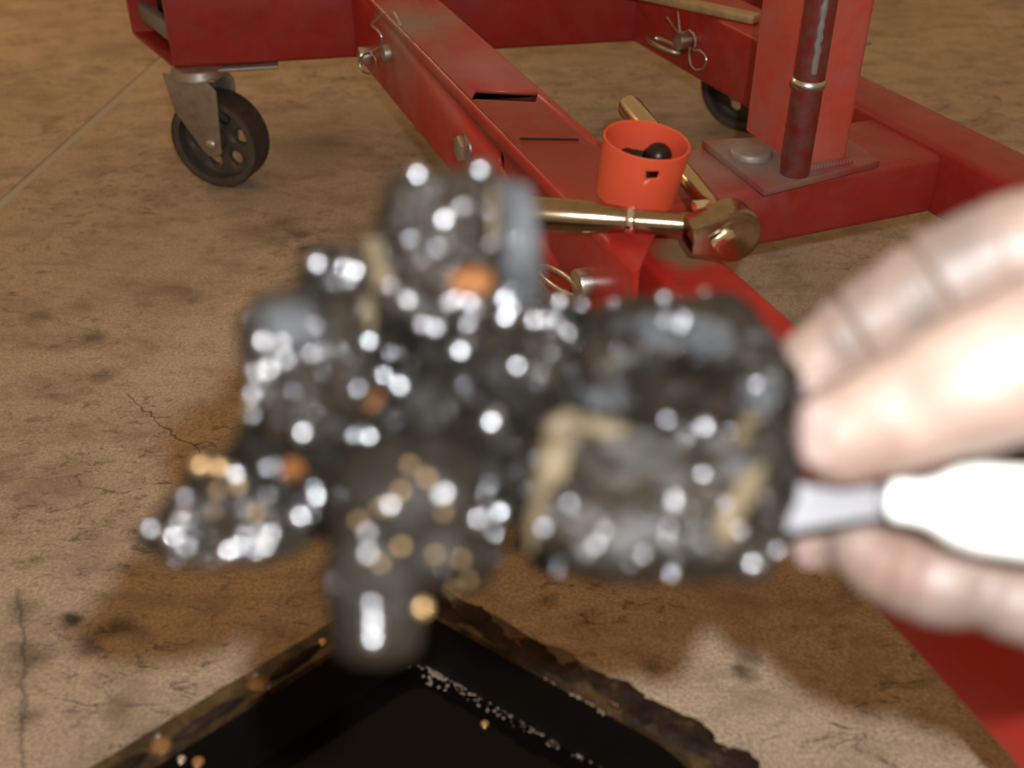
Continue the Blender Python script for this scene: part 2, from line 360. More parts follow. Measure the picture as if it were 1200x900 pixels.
# ================================================================== SETTING
Z = Vector((0, 0, 1))
bm = bmesh.new(); add_box(bm, Matrix.Translation((0, 2, -.010)), 14, 14, .006)
floor = tag(obj('floor', bm, M['joint'], None, Vector((0, 2, 0))), 'tan stained concrete floor', None, None, 'structure')
J0 = on(0, 239, 0); J1 = on(172, 84, 0); jd = (J1-J0).normalized(); jn = Vector((jd.y, -jd.x, 0)); gap = .0058
for sgn in (1, -1):
    a = J0 + jn*sgn*gap; far = 7
    q = [a - jd*far, a + jd*far, a + jd*far + jn*sgn*far, a - jd*far + jn*sgn*far]
    bm = bmesh.new(); add_prism(bm, Matrix.Translation((0, 0, -.007)), [(p.x, p.y) for p in q], .007)
    obj('slab', bm, M['floor'], floor, None, False)
bm = bmesh.new(); a = J0 - jd*6
nseg = 160; L = []; Rr = []
for i in range(nseg+1):
    p = a + jd*(12*i/nseg)
    for lst, s in ((L, -1), (Rr, 1)):
        lst.append(bm.verts.new(p + jn*s*gap + Z*(-.0012 + .0006*noise.noise(p*30 + Vector((s*5, 0, 0))))))
for i in range(nseg): bm.faces.new((L[i], Rr[i], Rr[i+1], L[i+1]))
obj('joint_filler', bm, M['joint'], floor)

# ================================================================== ENGINE STAND
UA = Vector((.3634, -.9316, 0)); NA = Vector((.9316, .3634, 0))          # along the long leg, and to its right
stand = thing('engine_stand', V(.2, 1.7, 0), 'red steel engine stand on casters with upright post and long legs', 'engine stand')
def beam(name, p, d, L, w, h, z0, m, t=.003, r=.006, nlen=1):
    "p: start of the beam's left face in plan (units), d: direction, rightwards width w"
    d = Vector(d).normalized(); n = Vector((-d.y, d.x, 0))
    o = V(p[0], p[1], 0) + n*(w*S/2); o.z = (z0 + h/2)*S
    return obj(name, tube_bm(frame(o, d), L*S, w*S, h*S, t, r, nlen), m, stand)
# long leg sleeve (left face through (-.114, 1.771))
def along_left(y): return -.1076 + .39*(1.672-y)
sl0 = (along_left(2.24), 2.24)
slL = (2.24-1.055)/.9316
sleeve = beam('leg_sleeve', sl0, UA, slL, .118, .1605, .245, M['red_sleeve'], .003, .005)
se = V(sl0[0], sl0[1], 0) + UA*(slL*S)
for v in sleeve.data.vertices:                                    # the near end is cut at a slant, longest along its left side
    w_ = v.co + ORG['leg_sleeve'] - se; x_ = w_.dot(UA); y_ = w_.dot(NA)
    if x_ > -.1: v.co -= UA*(max(0, y_ - .003)*1.25)
# the dark slot across its top
a = on(550, 110, .4053); b = on(634, 114, .4053); cm = (a+b)/2
bm = bmesh.new(); add_box(bm, frame(cm, b-a), .094*S, .040*S, .05*S); cut(sleeve, bm)
bm = bmesh.new(); add_box(bm, frame(cm - Z*.014, b-a), .084*S, .060*S, .006); obj('slot_shade', bm, M['dark'], stand)  # dark sheet added under the slot to stand for its inner shade
bm = bmesh.new(); a = on(609, 162, .4062); b = on(678, 163, .4062); add_box(bm, frame((a+b)/2, b-a), (b-a).length, .0018, .0006); obj('weld_seam', bm, M['nut'], stand)
# inner sliding leg
yy = 1.45; il0 = (.301 + .40*(.772-yy), yy)
beam('sliding_leg', il0, (.3714, -.9285, 0), 1.33, .0895, .1205, .249, M['red_leg'], .003, .005)
# rear crossbar (open at its left end)
CD = Vector((.985, .172, 0)); cL = 1.43
c0 = (-.663, 2.138)
cn = Vector((-CD.y, CD.x, 0)); cw = .236
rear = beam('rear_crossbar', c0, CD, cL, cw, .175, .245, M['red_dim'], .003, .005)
inv = CD*1.0
for v in rear.data.vertices:                                      # its open left end is cut at a slant
    w_ = v.co + ORG['rear_crossbar'] - V(c0[0], c0[1], 0); x_ = w_.dot(CD); y_ = w_.dot(cn)
    if x_ < .2*S: v.co -= CD*(y_*.44)
ed_ = (cn - CD*.44).normalized(); po = V(-.663, 2.138, .245) + (cn - CD*.44)*(cw*.5*S)
bm = bmesh.new(); add_box(bm, frame(po + Z*(.052*S) + CD*.014, ed_), cw*S*1.0, .010, .034*S, .001); obj('end_plug', bm, M['plug'], stand)
bm = bmesh.new(); add_box(bm, frame(po + Z*(.0925*S) + CD*.030, ed_), cw*S*.98, .003, .17*S); obj('end_shade', bm, M['dark'], stand)  # dark sheet added inside the open end in place of shade
# side leg: sleeve by the crossbar, slimmer leg beyond
DD = Vector((.467, -1, 0)).normalized()
def dleft(y): return .2643 + .467*(2.270-y)
beam('side_leg_sleeve', (dleft(2.303), 2.303), DD, .50, .110, .132, .245, M['red'], .003, .005)
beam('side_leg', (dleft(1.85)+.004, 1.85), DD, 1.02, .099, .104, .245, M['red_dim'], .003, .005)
# front crossbar carrying the post
BD = Vector((.9327, .3606, 0)); bn = Vector((-BD.y, BD.x, 0))
b0 = Vector((.1435, 1.3216, 0))
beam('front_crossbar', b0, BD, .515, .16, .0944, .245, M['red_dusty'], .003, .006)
# base plate
pl = [on(822, 164, .3505), on(896, 222, .3505), on(1032, 188, .3505), on(985, 155, .3505)]
bm = bmesh.new(); add_prism(bm, Matrix.Translation((0, 0, .3394*S)), [(p.x, p.y) for p in pl], .0115*S, .0012); obj('base_plate', bm, M['plate'], stand)
bm = bmesh.new(); c = on(880, 177, .3562); add_cyl(bm, c - Z*.003, c + Z*.002, .0160, .0145, 32, .001); obj('bolt', bm, M['dusty_bolt'], stand)
# upright post and the pipe at its corner
F = Vector((.4045, 1.436, 0)); pw, pdp = .076, .158
pc = V(F.x, F.y, 0) + BD*(pw/2*S) + bn*(pdp/2*S); pc.z = .3506*S
post = obj('post', tube_bm(frame(pc, Z, BD), 1.9*S, pdp*S, pw*S, .0035, .006), M['red_post'], stand)
pp = on(931, 203, .3505)
bm = bmesh.new(); add_cyl(bm, pp, pp + Z*(1.6*S), .0100, None, 28); pipe = obj('pipe', bm, M['pipe'], stand)
bm = bmesh.new(); ph = on(931, 133, .3505)
zc = .480*S
add_lathe(bm, frame(Vector((pp.x, pp.y, zc)), Z, BD), [(.0102, -.003), (.0114, -.0015), (.0116, 0), (.0114, .0015), (.0102, .003)], 28); obj('weld_ring', bm, M['zinc'], pipe)
bm = bmesh.new(); wd_ = Vector((-.05, -1, 0)).normalized()
add_sweep(bm, [Vector((pp.x, pp.y, (.50 + .0075*i)*S)) + wd_*.0092 + Vector((.0012*noise.noise(Vector((i*.9, 3, 1))), 0, 0)) for i in range(80)], [.0022 + .0011*noise.noise(Vector((i*1.3, 1, 5))) for i in range(80)], 8, 2, True)
obj('weld_bead', bm, M['plug'], pipe)
# weld along the foot of the post
bm = bmesh.new(); a = V(F.x, F.y, .3515) - bn*.002
for i in range(14):
    b = bmesh.new(); bmesh.ops.create_icosphere(b, subdivisions=1, radius=.0034); b.transform(Matrix.Translation(a + BD*(.0035 + i*.0026))); merge(bm, b)
tag(obj('foot_weld', bm, M['plate'], stand), None, None, None, 'stuff')

# casters
def caster(W, ax, sw):
    "W axle point (metres), ax wheel axis towards viewer, sw swivel centre"
    R = .096*S; T = .060*S
    f = Vector((-ax.y, ax.x, 0)); m = frame(W, ax)
    fb = bmesh.new()
    poly = [(-.085, .141), (-.073, .066), (-.022, -.014), (-.010, -.026), (.008, -.027), (.020, -.018), (.029, .095), (.029, .115), (.01, .135)]
    for s in (1, -1):
        off = ax*s*(T/2 + .003)
        mm = Matrix(((f.x, 0, ax.x, 0), (f.y, 0, ax.y, 0), (0, 1, 0, 0), (0, 0, 0, 1))); mm.translation = W + off - ax*.001
        add_prism(fb, mm, [(x*S, z*S) for x, z in poly], .0022, .0005)
    top = W + f*(-.027*S)
    mm = frame(Vector((top.x, top.y, W.z + .134*S)), f); add_box(fb, mm, .112*S, T + .008, .0025, .0008)
    add_lathe(fb, frame(Vector((top.x, top.y, W.z + .133*S)), Z, f), [(0, -.001), (.056*S, -.001), (.056*S, .002), (.050*S, .006), (.050*S, .0085), (0, .0085)], 28)
    fork = obj('caster', fb, M['fork'], stand, W)
    bm = bmesh.new(); add_box(bm, frame(Vector((sw.x, sw.y, .245*S - .0022)), CD), .20*S, .15*S, .0036, .0008); add_cyl(bm, Vector((top.x, top.y, .245*S - .003)), Vector((top.x, top.y, W.z + .140*S)), .045*S); obj('mounting_plate', bm, M['fork'], fork)
    bm = bmesh.new(); c = R*.80
    add_lathe(bm, m, [(R*.20, -T*.5), (R*.20, -T*.12), (c, -T*.12), (c*1.02, -T*.5), (R*.97, -T*.5), (R, -T*.4), (R, T*.4), (R*.97, T*.5), (c*1.02, T*.5), (c, T*.12), (R*.20, T*.12), (R*.20, T*.5), (R*.10, T*.5), (R*.10, -T*.5)], 48, True)
    wh = obj('wheel', bm, M['iron'], fork, W)
    bm = bmesh.new()
    for k in range(6):
        a = math.radians(60*k + 12); q = W + f*(math.cos(a)*R*.52) + Z*(math.sin(a)*R*.52)
        add_cyl(bm, q - ax*T, q + ax*T, R*.165, None, 20)
    cut(wh, bm)
    bm = bmesh.new(); add_lathe(bm, m, [(R*.955, -T*.51), (R*.99, -T*.51), (R*1.005, -T*.42), (R*1.005, T*.42), (R*.99, T*.51), (R*.955, T*.51)], 48); obj('tyre', bm, M['tyre'], fork)
    bm = bmesh.new(); e = W + ax*(T/2 + .004); add_cyl(bm, W - ax*(T/2 + .006), e, .0035, None, 16)
    add_lathe(bm, frame(e, ax), [(.0062, -.0005), (.0062, .001), (.005, .0026), (.003, .0036), (0, .004)], 20); obj('axle_bolt', bm, M['zinc'], fork)
    return fork
Wn = on(250, 168, .097); ax = Vector((-.29, -.957, 0)).normalized(); W = Wn - ax*(.030*S); W.z = .097*S
caster(W, ax, V(-.663, 2.138, 0) + CD*(.10*S) + cn*(.06*S))
Wr = on(860, 100, .096); Wr = Vector((Wr.x, Wr.y, .096*S)); caster(Wr + Vector((.012, .0, 0)), Vector((-.62, -.785, 0)).normalized(), Vector((Wr.x + .012, Wr.y + .015, 0)))
We = V(.665, 2.32, .096); caster(We, Vector((-.8, -.6, 0)).normalized(), V(.64, 2.36, 0))

# pins, clips, bolts on the faces
AL = -NA                                                                     # outward from the long leg's left face
def left_face(px, py, d, n, p0):
    "point on the vertical plane through p0 (normal n) seen at pixel"
    r = FW + RT*((px-600)/1300) + UP*((450-py)/1300); return CAM + r*((p0-CAM).dot(n)/r.dot(n))
pA = V(along_left(1.6), 1.6, .34)
def wire(name, px_pts, n, p0, lift, r, m, parent):
    bm = bmesh.new(); add_sweep(bm, [left_face(x, y, 0, n, p0) + n*l for (x, y), l in zip(px_pts, lift)], r, 8, 6, True); return obj(name, bm, m, parent)
def rod(name, c, n, L, r, m, seg=24, back=.01):
    bm = bmesh.new(); add_cyl(bm, c - n*back, c + n*L, r, None, seg, r*.15); return obj(name, bm, m, stand)
# left hitch pin + clip near the crossbar
c = left_face(434, 64, 0, AL, pA); pin = rod('hitch_pin', c, AL, .012, .0085, M['zinc'])
c2 = left_face(456, 62, 0, AL, pA); rod('pin_stub', c2, AL, .006, .0075, M['fork'])
q = c + AL*.012
clip = bmesh.new()
pts = [(451, 15), (444, 22), (438, 29), (444, 37), (446, 46), (443, 55), (436, 60), (428, 64), (424, 74), (427, 84), (433, 86), (438, 80), (439, 70), (436, 61)]
wire('retaining_clip', pts, AL, q, [.002*math.sin(i) for i in range(len(pts))], .0011, M['zinc'], pin)
wire('clip_leg', [(462, 15), (466, 22), (469, 29)], AL, q, [0, 0, 0], .0012, M['zinc'], pin)
# ring-handled pin on the sleeve near its open end
c = left_face(689, 331, 0, AL, pA); pin = rod('hitch_pin', c, AL, .008, .0095, M['zinc'])
ring = []
cr = left_face(668, 326, 0, AL, pA) + AL*.010
e1 = (left_face(692, 340, 0, AL, pA) + AL*.008) - (left_face(644, 312, 0, AL, pA) + AL*.016); e2 = AL*.017 + Z*.012
cen = left_face(666, 327, 0, AL, pA) + AL*.006; e1 = left_face(690, 342, 0, AL, pA) - left_face(643, 311, 0, AL, pA); e2 = (CAM - cen).normalized()*.014 + UP*.005 + RT*.003
bm = bmesh.new(); add_sweep(bm, [cen + e1*.5*math.cos(t) + e2*.8*math.sin(t) for t in [2*math.pi*i/20 for i in range(21)]], .0019, 10, 2); obj('pull_ring', bm, M['zinc'], pin)
# hex bolt and empty hole
c = left_face(547, 173, 0, AL, pA); bm = bmesh.new(); add_cyl(bm, c - AL*.004, c + AL*.0015, .0115, None, 28); add_cyl(bm, c, c + AL*.008, .0105, None, 6, .0012); obj('bolt', bm, M['zinc'], stand)
c = left_face(587, 187, 0, AL, pA); bm = bmesh.new(); add_cyl(bm, c - AL*.02, c + AL*.02, .0062, None, 24); cut(sleeve, bm)
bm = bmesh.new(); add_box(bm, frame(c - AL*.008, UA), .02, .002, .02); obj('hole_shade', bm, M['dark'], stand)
# right hitch pin, its ring and clip on the side leg
DL = Vector((DD.y, -DD.x, 0)); DL = DL if DL.x < 0 else -DL
pD = V(dleft(2.1), 2.1, .32)
c = left_face(808, 46, 0, DL, pD); pin = rod('hitch_pin', c, DL, .014, .0085, M['zinc'])
q = c + DL*.010
wire('retaining_clip', [(786, 20), (792, 28), (799, 37), (806, 40), (812, 35), (818, 41), (819, 52), (817, 58), (825, 59), (832, 68), (829, 79), (820, 81), (814, 75), (812, 64), (813, 56)], DL, q, [.004]*15, .0011, M['zinc'], pin)
wire('clip_leg', [(799, 14), (800, 25), (801, 37)], DL, q, [.004]*3, .0011, M['zinc'], pin)
cen = left_face(792, 51, 0, DL, pD) + DL*.012
e1 = left_face(812, 62, 0, DL, pD) - left_face(777, 42, 0, DL, pD); e2 = DL*.020 + Z*.004
bm = bmesh.new(); add_sweep(bm, [cen + e1*.45*math.cos(t) + e2*.6*math.sin(t) for t in [2*math.pi*i/20 for i in range(21)]], .0024, 10, 2); obj('pull_ring', bm, M['zinc'], pin)

# ================================================================== BAR, CUP, RATCHET
a = on(772, -2, .3845); b = on(887, 23, .3845); d = (b-a).normalized(); m0 = a - d*.08; Lb = (b - m0).length
bm = bmesh.new(); add_box(bm, frame((m0+b)/2 + Vector((0, 0, .0005)), d), Lb, .013, .0076, .001)
tag(obj('flat_bar', bm, M['brass'], None), 'dull brassy flat bar lying on the side leg behind the post', 'bar')

cb = on(743, 240, .4053); cb.z = .4053*S + .0032
cupt = thing('cup', cb, 'orange red plastic cup of dark nuts on the red leg', 'cup')
tilt = Matrix.Translation(cb) @ Matrix.Rotation(math.radians(7), 4, 'Y') @ Matrix.Rotation(math.radians(3), 4, 'X')
Hc = .075*S; r0, r1 = .0238, .0256
bm = bmesh.new(); mm = tilt @ frame((0, 0, .0017), Z, Vector((1, 0, 0)))
prof = [(0, 0), (r0-.002, 0), (r0, .002)] + [(r0 + (r1-r0)*i/6, .002 + (Hc-.002)*i/6) for i in range(1, 7)] + [(r1-.0006, Hc+.0006), (r1-.0016, Hc)] + [(r1-.0018 - (r1-r0)*i/4, Hc - (Hc-.003)*i/4) for i in range(1, 5)] + [(0, .003)]
add_lathe(bm, mm, prof, 56); cup = obj('cup_wall', bm, M['cup'], cupt)
hp = on(762, 195, .4053)
dirp = (at(762, 195, 1) - CAM).normalized()
tc = ((cb - CAM).y*.0 + 1)
# the small square slot below the rim, on the side facing the camera
ang = Vector((CAM.x-cb.x, CAM.y-cb.y, 0)).normalized(); sd = (ang + Vector((.22, 0, 0))).normalized()
sp = tilt @ Vector((sd.x*.0248, sd.y*.0248, Hc*.80))
bm = bmesh.new(); add_box(bm, frame(sp, sd), .009, .0070, .0048); cut(cup, bm)
nut_lab = ['dark oily nut at the left inside the orange red cup', 'small dark nut between the larger ones in the cup', 'largest round dark nut in the middle of the cup', 'dark nut lying low at the right in the cup', 'dark nut half hidden behind the cup front rim']
for i, (px, py, zz, r) in enumerate(((712, 178, .452, .0068), (750, 186, .450, .0050), (769, 182, .456, .0090), (790, 190, .449, .0052), (730, 180, .449, .0062))):
    c = on(px, py, zz); dx = c - cb; dx.z = 0
    if dx.length > .0150: c = cb + dx*(.0150/dx.length) + Z*(c.z-cb.z)
    c.x += .0035
    bm = bmesh.new(); rot = Matrix.Translation(c) @ Matrix.Rotation(random.uniform(.3, 1.2), 4, 'X') @ Matrix.Rotation(random.uniform(0, 3), 4, 'Z')
    b = bmesh.new(); add_cyl(b, (0, 0, -r*.5), (0, 0, r*.5), r, None, 6, r*.3); add_cyl(b, (0, 0, -r*.75), (0, 0, -r*.40), r*1.12, None, 20, r*.12)
    c_ = bmesh.new(); bmesh.ops.create_icosphere(c_, subdivisions=3, radius=r*.92); bmesh.ops.translate(c_, verts=c_.verts, vec=(0, 0, r*.25)); merge(b, c_); b.transform(rot); merge(bm, b)
    nt = obj('nut', bm, M['nut'], None); tag(nt, nut_lab[i], 'nut', 'dark nuts in the plastic cup')
bm = bmesh.new(); c = cb + Z*.0125
b = bmesh.new()
for i in range(16):
    a = random.uniform(0, 6.28); rr = random.uniform(0, .014); q = c + Vector((rr*math.cos(a), rr*math.sin(a), random.uniform(-.008, .011)))
    b = bmesh.new(); add_cyl(b, (0, 0, -.003), (0, 0, .003), .006, None, 6, .001); b.transform(Matrix.Translation(q) @ Matrix.Rotation(random.uniform(0, 3), 4, 'X') @ Matrix.Rotation(random.uniform(0, 3), 4, 'Y')); merge(bm, b)
tag(obj('buried_nuts', bm, M['nut'], None), 'jumbled dark nuts at the bottom of the orange red cup', 'nuts', None, 'stuff')

zr = .427
h0 = on(585, 247, zr); h1 = on(735, 258, zr); h2 = on(830, 264, zr); hd = on(853, 270, zr)
rat = thing('ratchet', hd, 'oily chrome socket ratchet lying across the red leg beside the orange cup', 'ratchet')
d = (h2-h0).normalized()
bm = bmesh.new(); Lh = (h1-h0).length
add_lathe(bm, frame(h0, d), [(0, -.004), (.006, -.003), (.0080, .002), (.0092, .012), (.0096, Lh*.4), (.0092, Lh*.7), (.0078, Lh-.006), (.0070, Lh)], 28); obj('handle', bm, M['chrome'], rat)
bm = bmesh.new(); add_lathe(bm, frame(h1, d), [(.0068, -.001), (.0084, 0), (.0086, .002), (.0084, .0035), (.0068, .0045)], 28); obj('handle_ring', bm, M['chrome_bright'], rat)
bm = bmesh.new(); L2 = (h2-h1).length; add_lathe(bm, frame(h1, d), [(.0066, 0), (.0068, .01), (.0064, L2*.6), (.0070, L2*.85), (.0085, L2)], 28); obj('neck', bm, M['chrome'], rat)
# head: a flat teardrop whose round face looks at the camera, drive pointing away
e1 = on(735, 122, .4255); e0 = on(836, 246, zr)
ed = (e1-e0).normalized(); hax = -ed
fx = (d - hax*d.dot(hax)).normalized(); fz = hax.cross(fx)
HM = Matrix(((fx.x, fz.x, hax.x, hd.x), (fx.y, fz.y, hax.y, hd.y), (fx.z, fz.z, hax.z, hd.z), (0, 0, 0, 1)))
poly = []
for i in range(25):
    a = math.radians(-125 + 250*i/24); poly.append((.0160*math.cos(a)+.001, .0160*math.sin(a)))
poly += [(-.024, .0085), (-.024, -.0085)]
bm = bmesh.new(); add_prism(bm, HM @ Matrix.Translation((0, 0, -.009)), poly, .018, .002); head = obj('head', bm, M['chrome'], rat)
bm = bmesh.new(); add_lathe(bm, HM @ frame((0.002, -.001, .009), (0, 0, 1), Vector((1, 0, 0))), [(.0125, -.001), (.0125, .0004), (.0115, .0008), (0, .0008)], 28); obj('cover_disc', bm, M['chrome'], head)
bm = bmesh.new(); add_box(bm, HM @ Matrix.Translation((-.008, .002, .0125)) @ Matrix.Rotation(.5, 4, 'Z'), .014, .0045, .004, .0012); obj('direction_lever', bm, M['chrome_bright'], head)
bm = bmesh.new(); add_box(bm, frame(at(0, 0, 1), Z), .001, .001, .001); bm.free()
bm = bmesh.new(); add_box(bm, frame(e0 - ed*.003 - fx*.008 + Z*.001, ed), .011, .011, .011, .0015); obj('drive_square', bm, M['chrome_bright'], rat)
bm = bmesh.new(); Le = (e1-e0).length
add_lathe(bm, frame(e0 - ed*.004, ed), [(0, 0), (.0062, 0), (.0066, .002), (.0066, .012), (.0062, .014), (.0060, Le*.45), (.0066, Le*.5), (.0082, Le*.62), (.0086, Le-.003), (.0078, Le), (0, Le)], 28)
obj('extension_bar', bm, M['rod'], rat)

# ================================================================== OIL PAN
P0 = Vector((-.1045, .845)); dl = Vector((-.745, -.667)); dr = Vector((.815, -.580))
def pan_ring(inset, r, n=7):
    "rounded outline of the pan in plan, inset by a distance (units)"
    det = dl.x*dr.y - dl.y*dr.x; k = 1/abs(det)
    a, b = .80, .435
    base = P0 + (dl + dr)*inset*k
    q = [base, base + dr*(b-2*inset*k), base + dr*(b-2*inset*k) + dl*(a-2*inset*k), base + dl*(a-2*inset*k)]
    rr = [r*.45, r*1.5, r, r]; out = []
    for i in range(4):
        p, pr, nx = q[i], q[i-1], q[(i+1) % 4]; u = (pr-p).normalized(); v = (nx-p).normalized(); R = rr[i]
        for j in range(n+1):
            t = j/n; out.append((p + u*R)*(1-t)**2 + p*2*t*(1-t) + (p + v*R)*t*t)
    # extra points on the straight runs so the edge can be ragged
    full = []
    for i in range(len(out)):
        A, B = out[i], out[(i+1) % len(out)]; m = max(1, int((B-A).length/.012))
        m = 34 if (B-A).length > .15 and False else m
        for j in range(m): full.append(A + (B-A)*(j/m))
    return full
def resample(ring, n):
    L = [0]
    for i in range(len(ring)): L.append(L[-1] + (ring[(i+1) % len(ring)]-ring[i]).length)
    out = []; k = 0
    for i in range(n):
        s = L[-1]*i/n
        while L[k+1] < s: k += 1
        t = (s-L[k])/max(1e-9, L[k+1]-L[k]); out.append(ring[k].lerp(ring[(k+1) % len(ring)], t))
    return out
NP = 220
def ring3(inset, r, z, rag=0.0):
    out = []
    for p in resample(pan_ring(inset, r), NP):
        q = p.copy()
        if rag:
            k = 1 if q.x > P0.x + .02 else .15
            q += Vector((noise.noise(Vector((q.x*30, q.y*30, 1))), noise.noise(Vector((q.x*30, q.y*30, 7)))))*rag*k
        out.append(V(q.x, q.y, z))
    return out
pan = thing('oil_pan', V(-.1, .5, 0), 'black oily engine pan lying open on the floor below the sludge', 'oil pan')
def strip(rings, close_last=False):
    bm = bmesh.new(); vr = [[bm.verts.new(p) for p in r] for r in rings]
    for a, b in zip(vr, vr[1:]):
        for i in range(NP): bm.faces.new((a[i], a[(i+1) % NP], b[(i+1) % NP], b[i]))
    if close_last: bm.faces.new(vr[-1])
    return bm
zt = .16
rim = obj('rim', strip([ring3(.003, .06, zt-.012, .008), ring3(0, .06, zt-.003, .008), ring3(.003, .06, zt, .006), ring3(.034, .055, zt, 0), ring3(.036, .055, zt-.006, 0), ring3(.003, .06, zt-.012, .008)]), M['pan'], pan)
obj('wall', strip([ring3(.0345, .055, zt-.004), ring3(.040, .05, zt-.02), ring3(.056, .05, .085), ring3(.075, .05, .045), ring3(.10, .05, .02)], True), M['pan_wall'], pan)
obj('outer_wall', strip([ring3(.030, .055, zt-.010), ring3(.036, .05, zt-.03), ring3(.056, .05, .085), ring3(.069, .05, .04), ring3(.094, .05, .004)], True), M['pan'], pan)
# oil in the pan
bm = bmesh.new(); bm.faces.new([bm.verts.new(p) for p in ring3(.0535, .05, .096)])
tag(obj('oil', bm, M['oil'], pan), 'still black oil filling the bottom of the pan')
# bolt holes along the rim, each closed by an added rust-toned disc
bm_h = bmesh.new(); holes = []
for (px, py) in ((188, 873), (301, 800), (397, 737)):
    holes.append(on(px, py, zt))
step = holes[1]-holes[0]
holes += [holes[0]-step, holes[0]-step*2]
for i in range(1, 4): holes.append(V(P0.x + dr.x*(.02 + .115*i) + .0, P0.y + dr.y*(.02 + .115*i) - .0215, zt))
for c in holes: add_cyl(bm_h, c - Z*.02, c + Z*.02, .0043, None, 18)
cut(rim, bm_h)
for c in holes:
    bm = bmesh.new(); add_lathe(bm, frame(c - Z*.0012, Z, Vector((1, 0, 0))), [(0, -.0012), (.0041, -.0010), (.0043, .0010), (.0048, .0013), (.0054, .0008)], 18); obj('bolt_hole', bm, M['rust'], pan)
# raised gasket bead strips on the left rim
dl3 = Vector((dl.x, dl.y, 0))
for (a, b) in (((318, 795), (375, 757)), ((205, 868), (285, 818)), ((120, 918), (172, 884))):
    A = on(*a, zt) + Z*.0008; B = on(*b, zt) + Z*.0008; bm = bmesh.new()
    pts = [A.lerp(B, i/6) + Vector((noise.noise(Vector((i, 3, a[0])))*.0012, noise.noise(Vector((i, 9, a[0])))*.0012, 0)) for i in range(7)]
    add_sweep(bm, pts, [.001, .0022, .003, .0024, .0028, .002, .0008], 8, 3, True); obj('gasket_smear', bm, M['pan_rough'], pan)
# ragged crust on the right rim
for k in range(26):
    t = .03 + .37*k/25; p = P0 + dr*t + dl*.018
    c = V(p.x, p.y, zt) + Vector((random.uniform(-.004, .004), random.uniform(-.004, .004), 0))
    bm = bmesh.new(); bmesh.ops.create_icosphere(bm, subdivisions=3, radius=1)
    sx, sy, sz = random.uniform(.006, .012), random.uniform(.003, .0065), random.uniform(.0006, .0016)
    for v in bm.verts: v.co *= 1 + .45*noise.noise(v.co*1.8 + Vector((k*3.1, 0, 0)))
    bm.transform(frame(c, Vector((dr.x, dr.y, 0))) @ Matrix.Diagonal((sx, sy, sz, 1))); obj('crust', bm, M['pan_rough'], pan)
# bright metal grains painting in flash glints along the oil line, and drops
bm = bmesh.new()
def grain(c, r):
    b = bmesh.new(); bmesh.ops.create_icosphere(b, subdivisions=1, radius=r); b.transform(Matrix.Translation(c) @ Matrix.Diagonal((1, 1, .6, 1))); merge(bm, b)
for i in range(260):
    t = random.random()**1.2; q_ = P0 + dr*(.055 + .345*t) + dl*(.0535 + random.gauss(0, .0045))
    grain(V(q_.x, q_.y, .0972), random.uniform(.0003, .0010))
for i in range(60): grain(on(random.gauss(513, 9), random.gauss(790, 7), .0968), random.uniform(.0005, .0013))
for i in range(60):
    t = random.random(); grain(on(600 + 115*t + random.gauss(0, 2), 768 + 72*t + random.gauss(0, 1.5), zt-.004), random.uniform(.0004, .0008))
tag(obj('glint_grit', bm, M['glint_grit'], pan), None, None, None, 'stuff')
for (px, py, r, mm, lab) in ((568, 848, .0021, 'gold_drop_glint', 'amber drop on the oil'), (325, 867, .0017, 'glint_grit', None), (213, 890, .0020, 'glint_grit', None), (232, 893, .0028, 'rust', None), (378, 752, .0020, 'gold_drop_glint', None)):
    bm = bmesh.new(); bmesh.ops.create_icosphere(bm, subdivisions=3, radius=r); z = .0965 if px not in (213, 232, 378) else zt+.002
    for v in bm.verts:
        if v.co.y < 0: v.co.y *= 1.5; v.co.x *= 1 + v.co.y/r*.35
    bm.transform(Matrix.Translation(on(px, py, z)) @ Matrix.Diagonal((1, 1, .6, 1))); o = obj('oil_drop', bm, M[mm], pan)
    if lab: o['label'] = lab

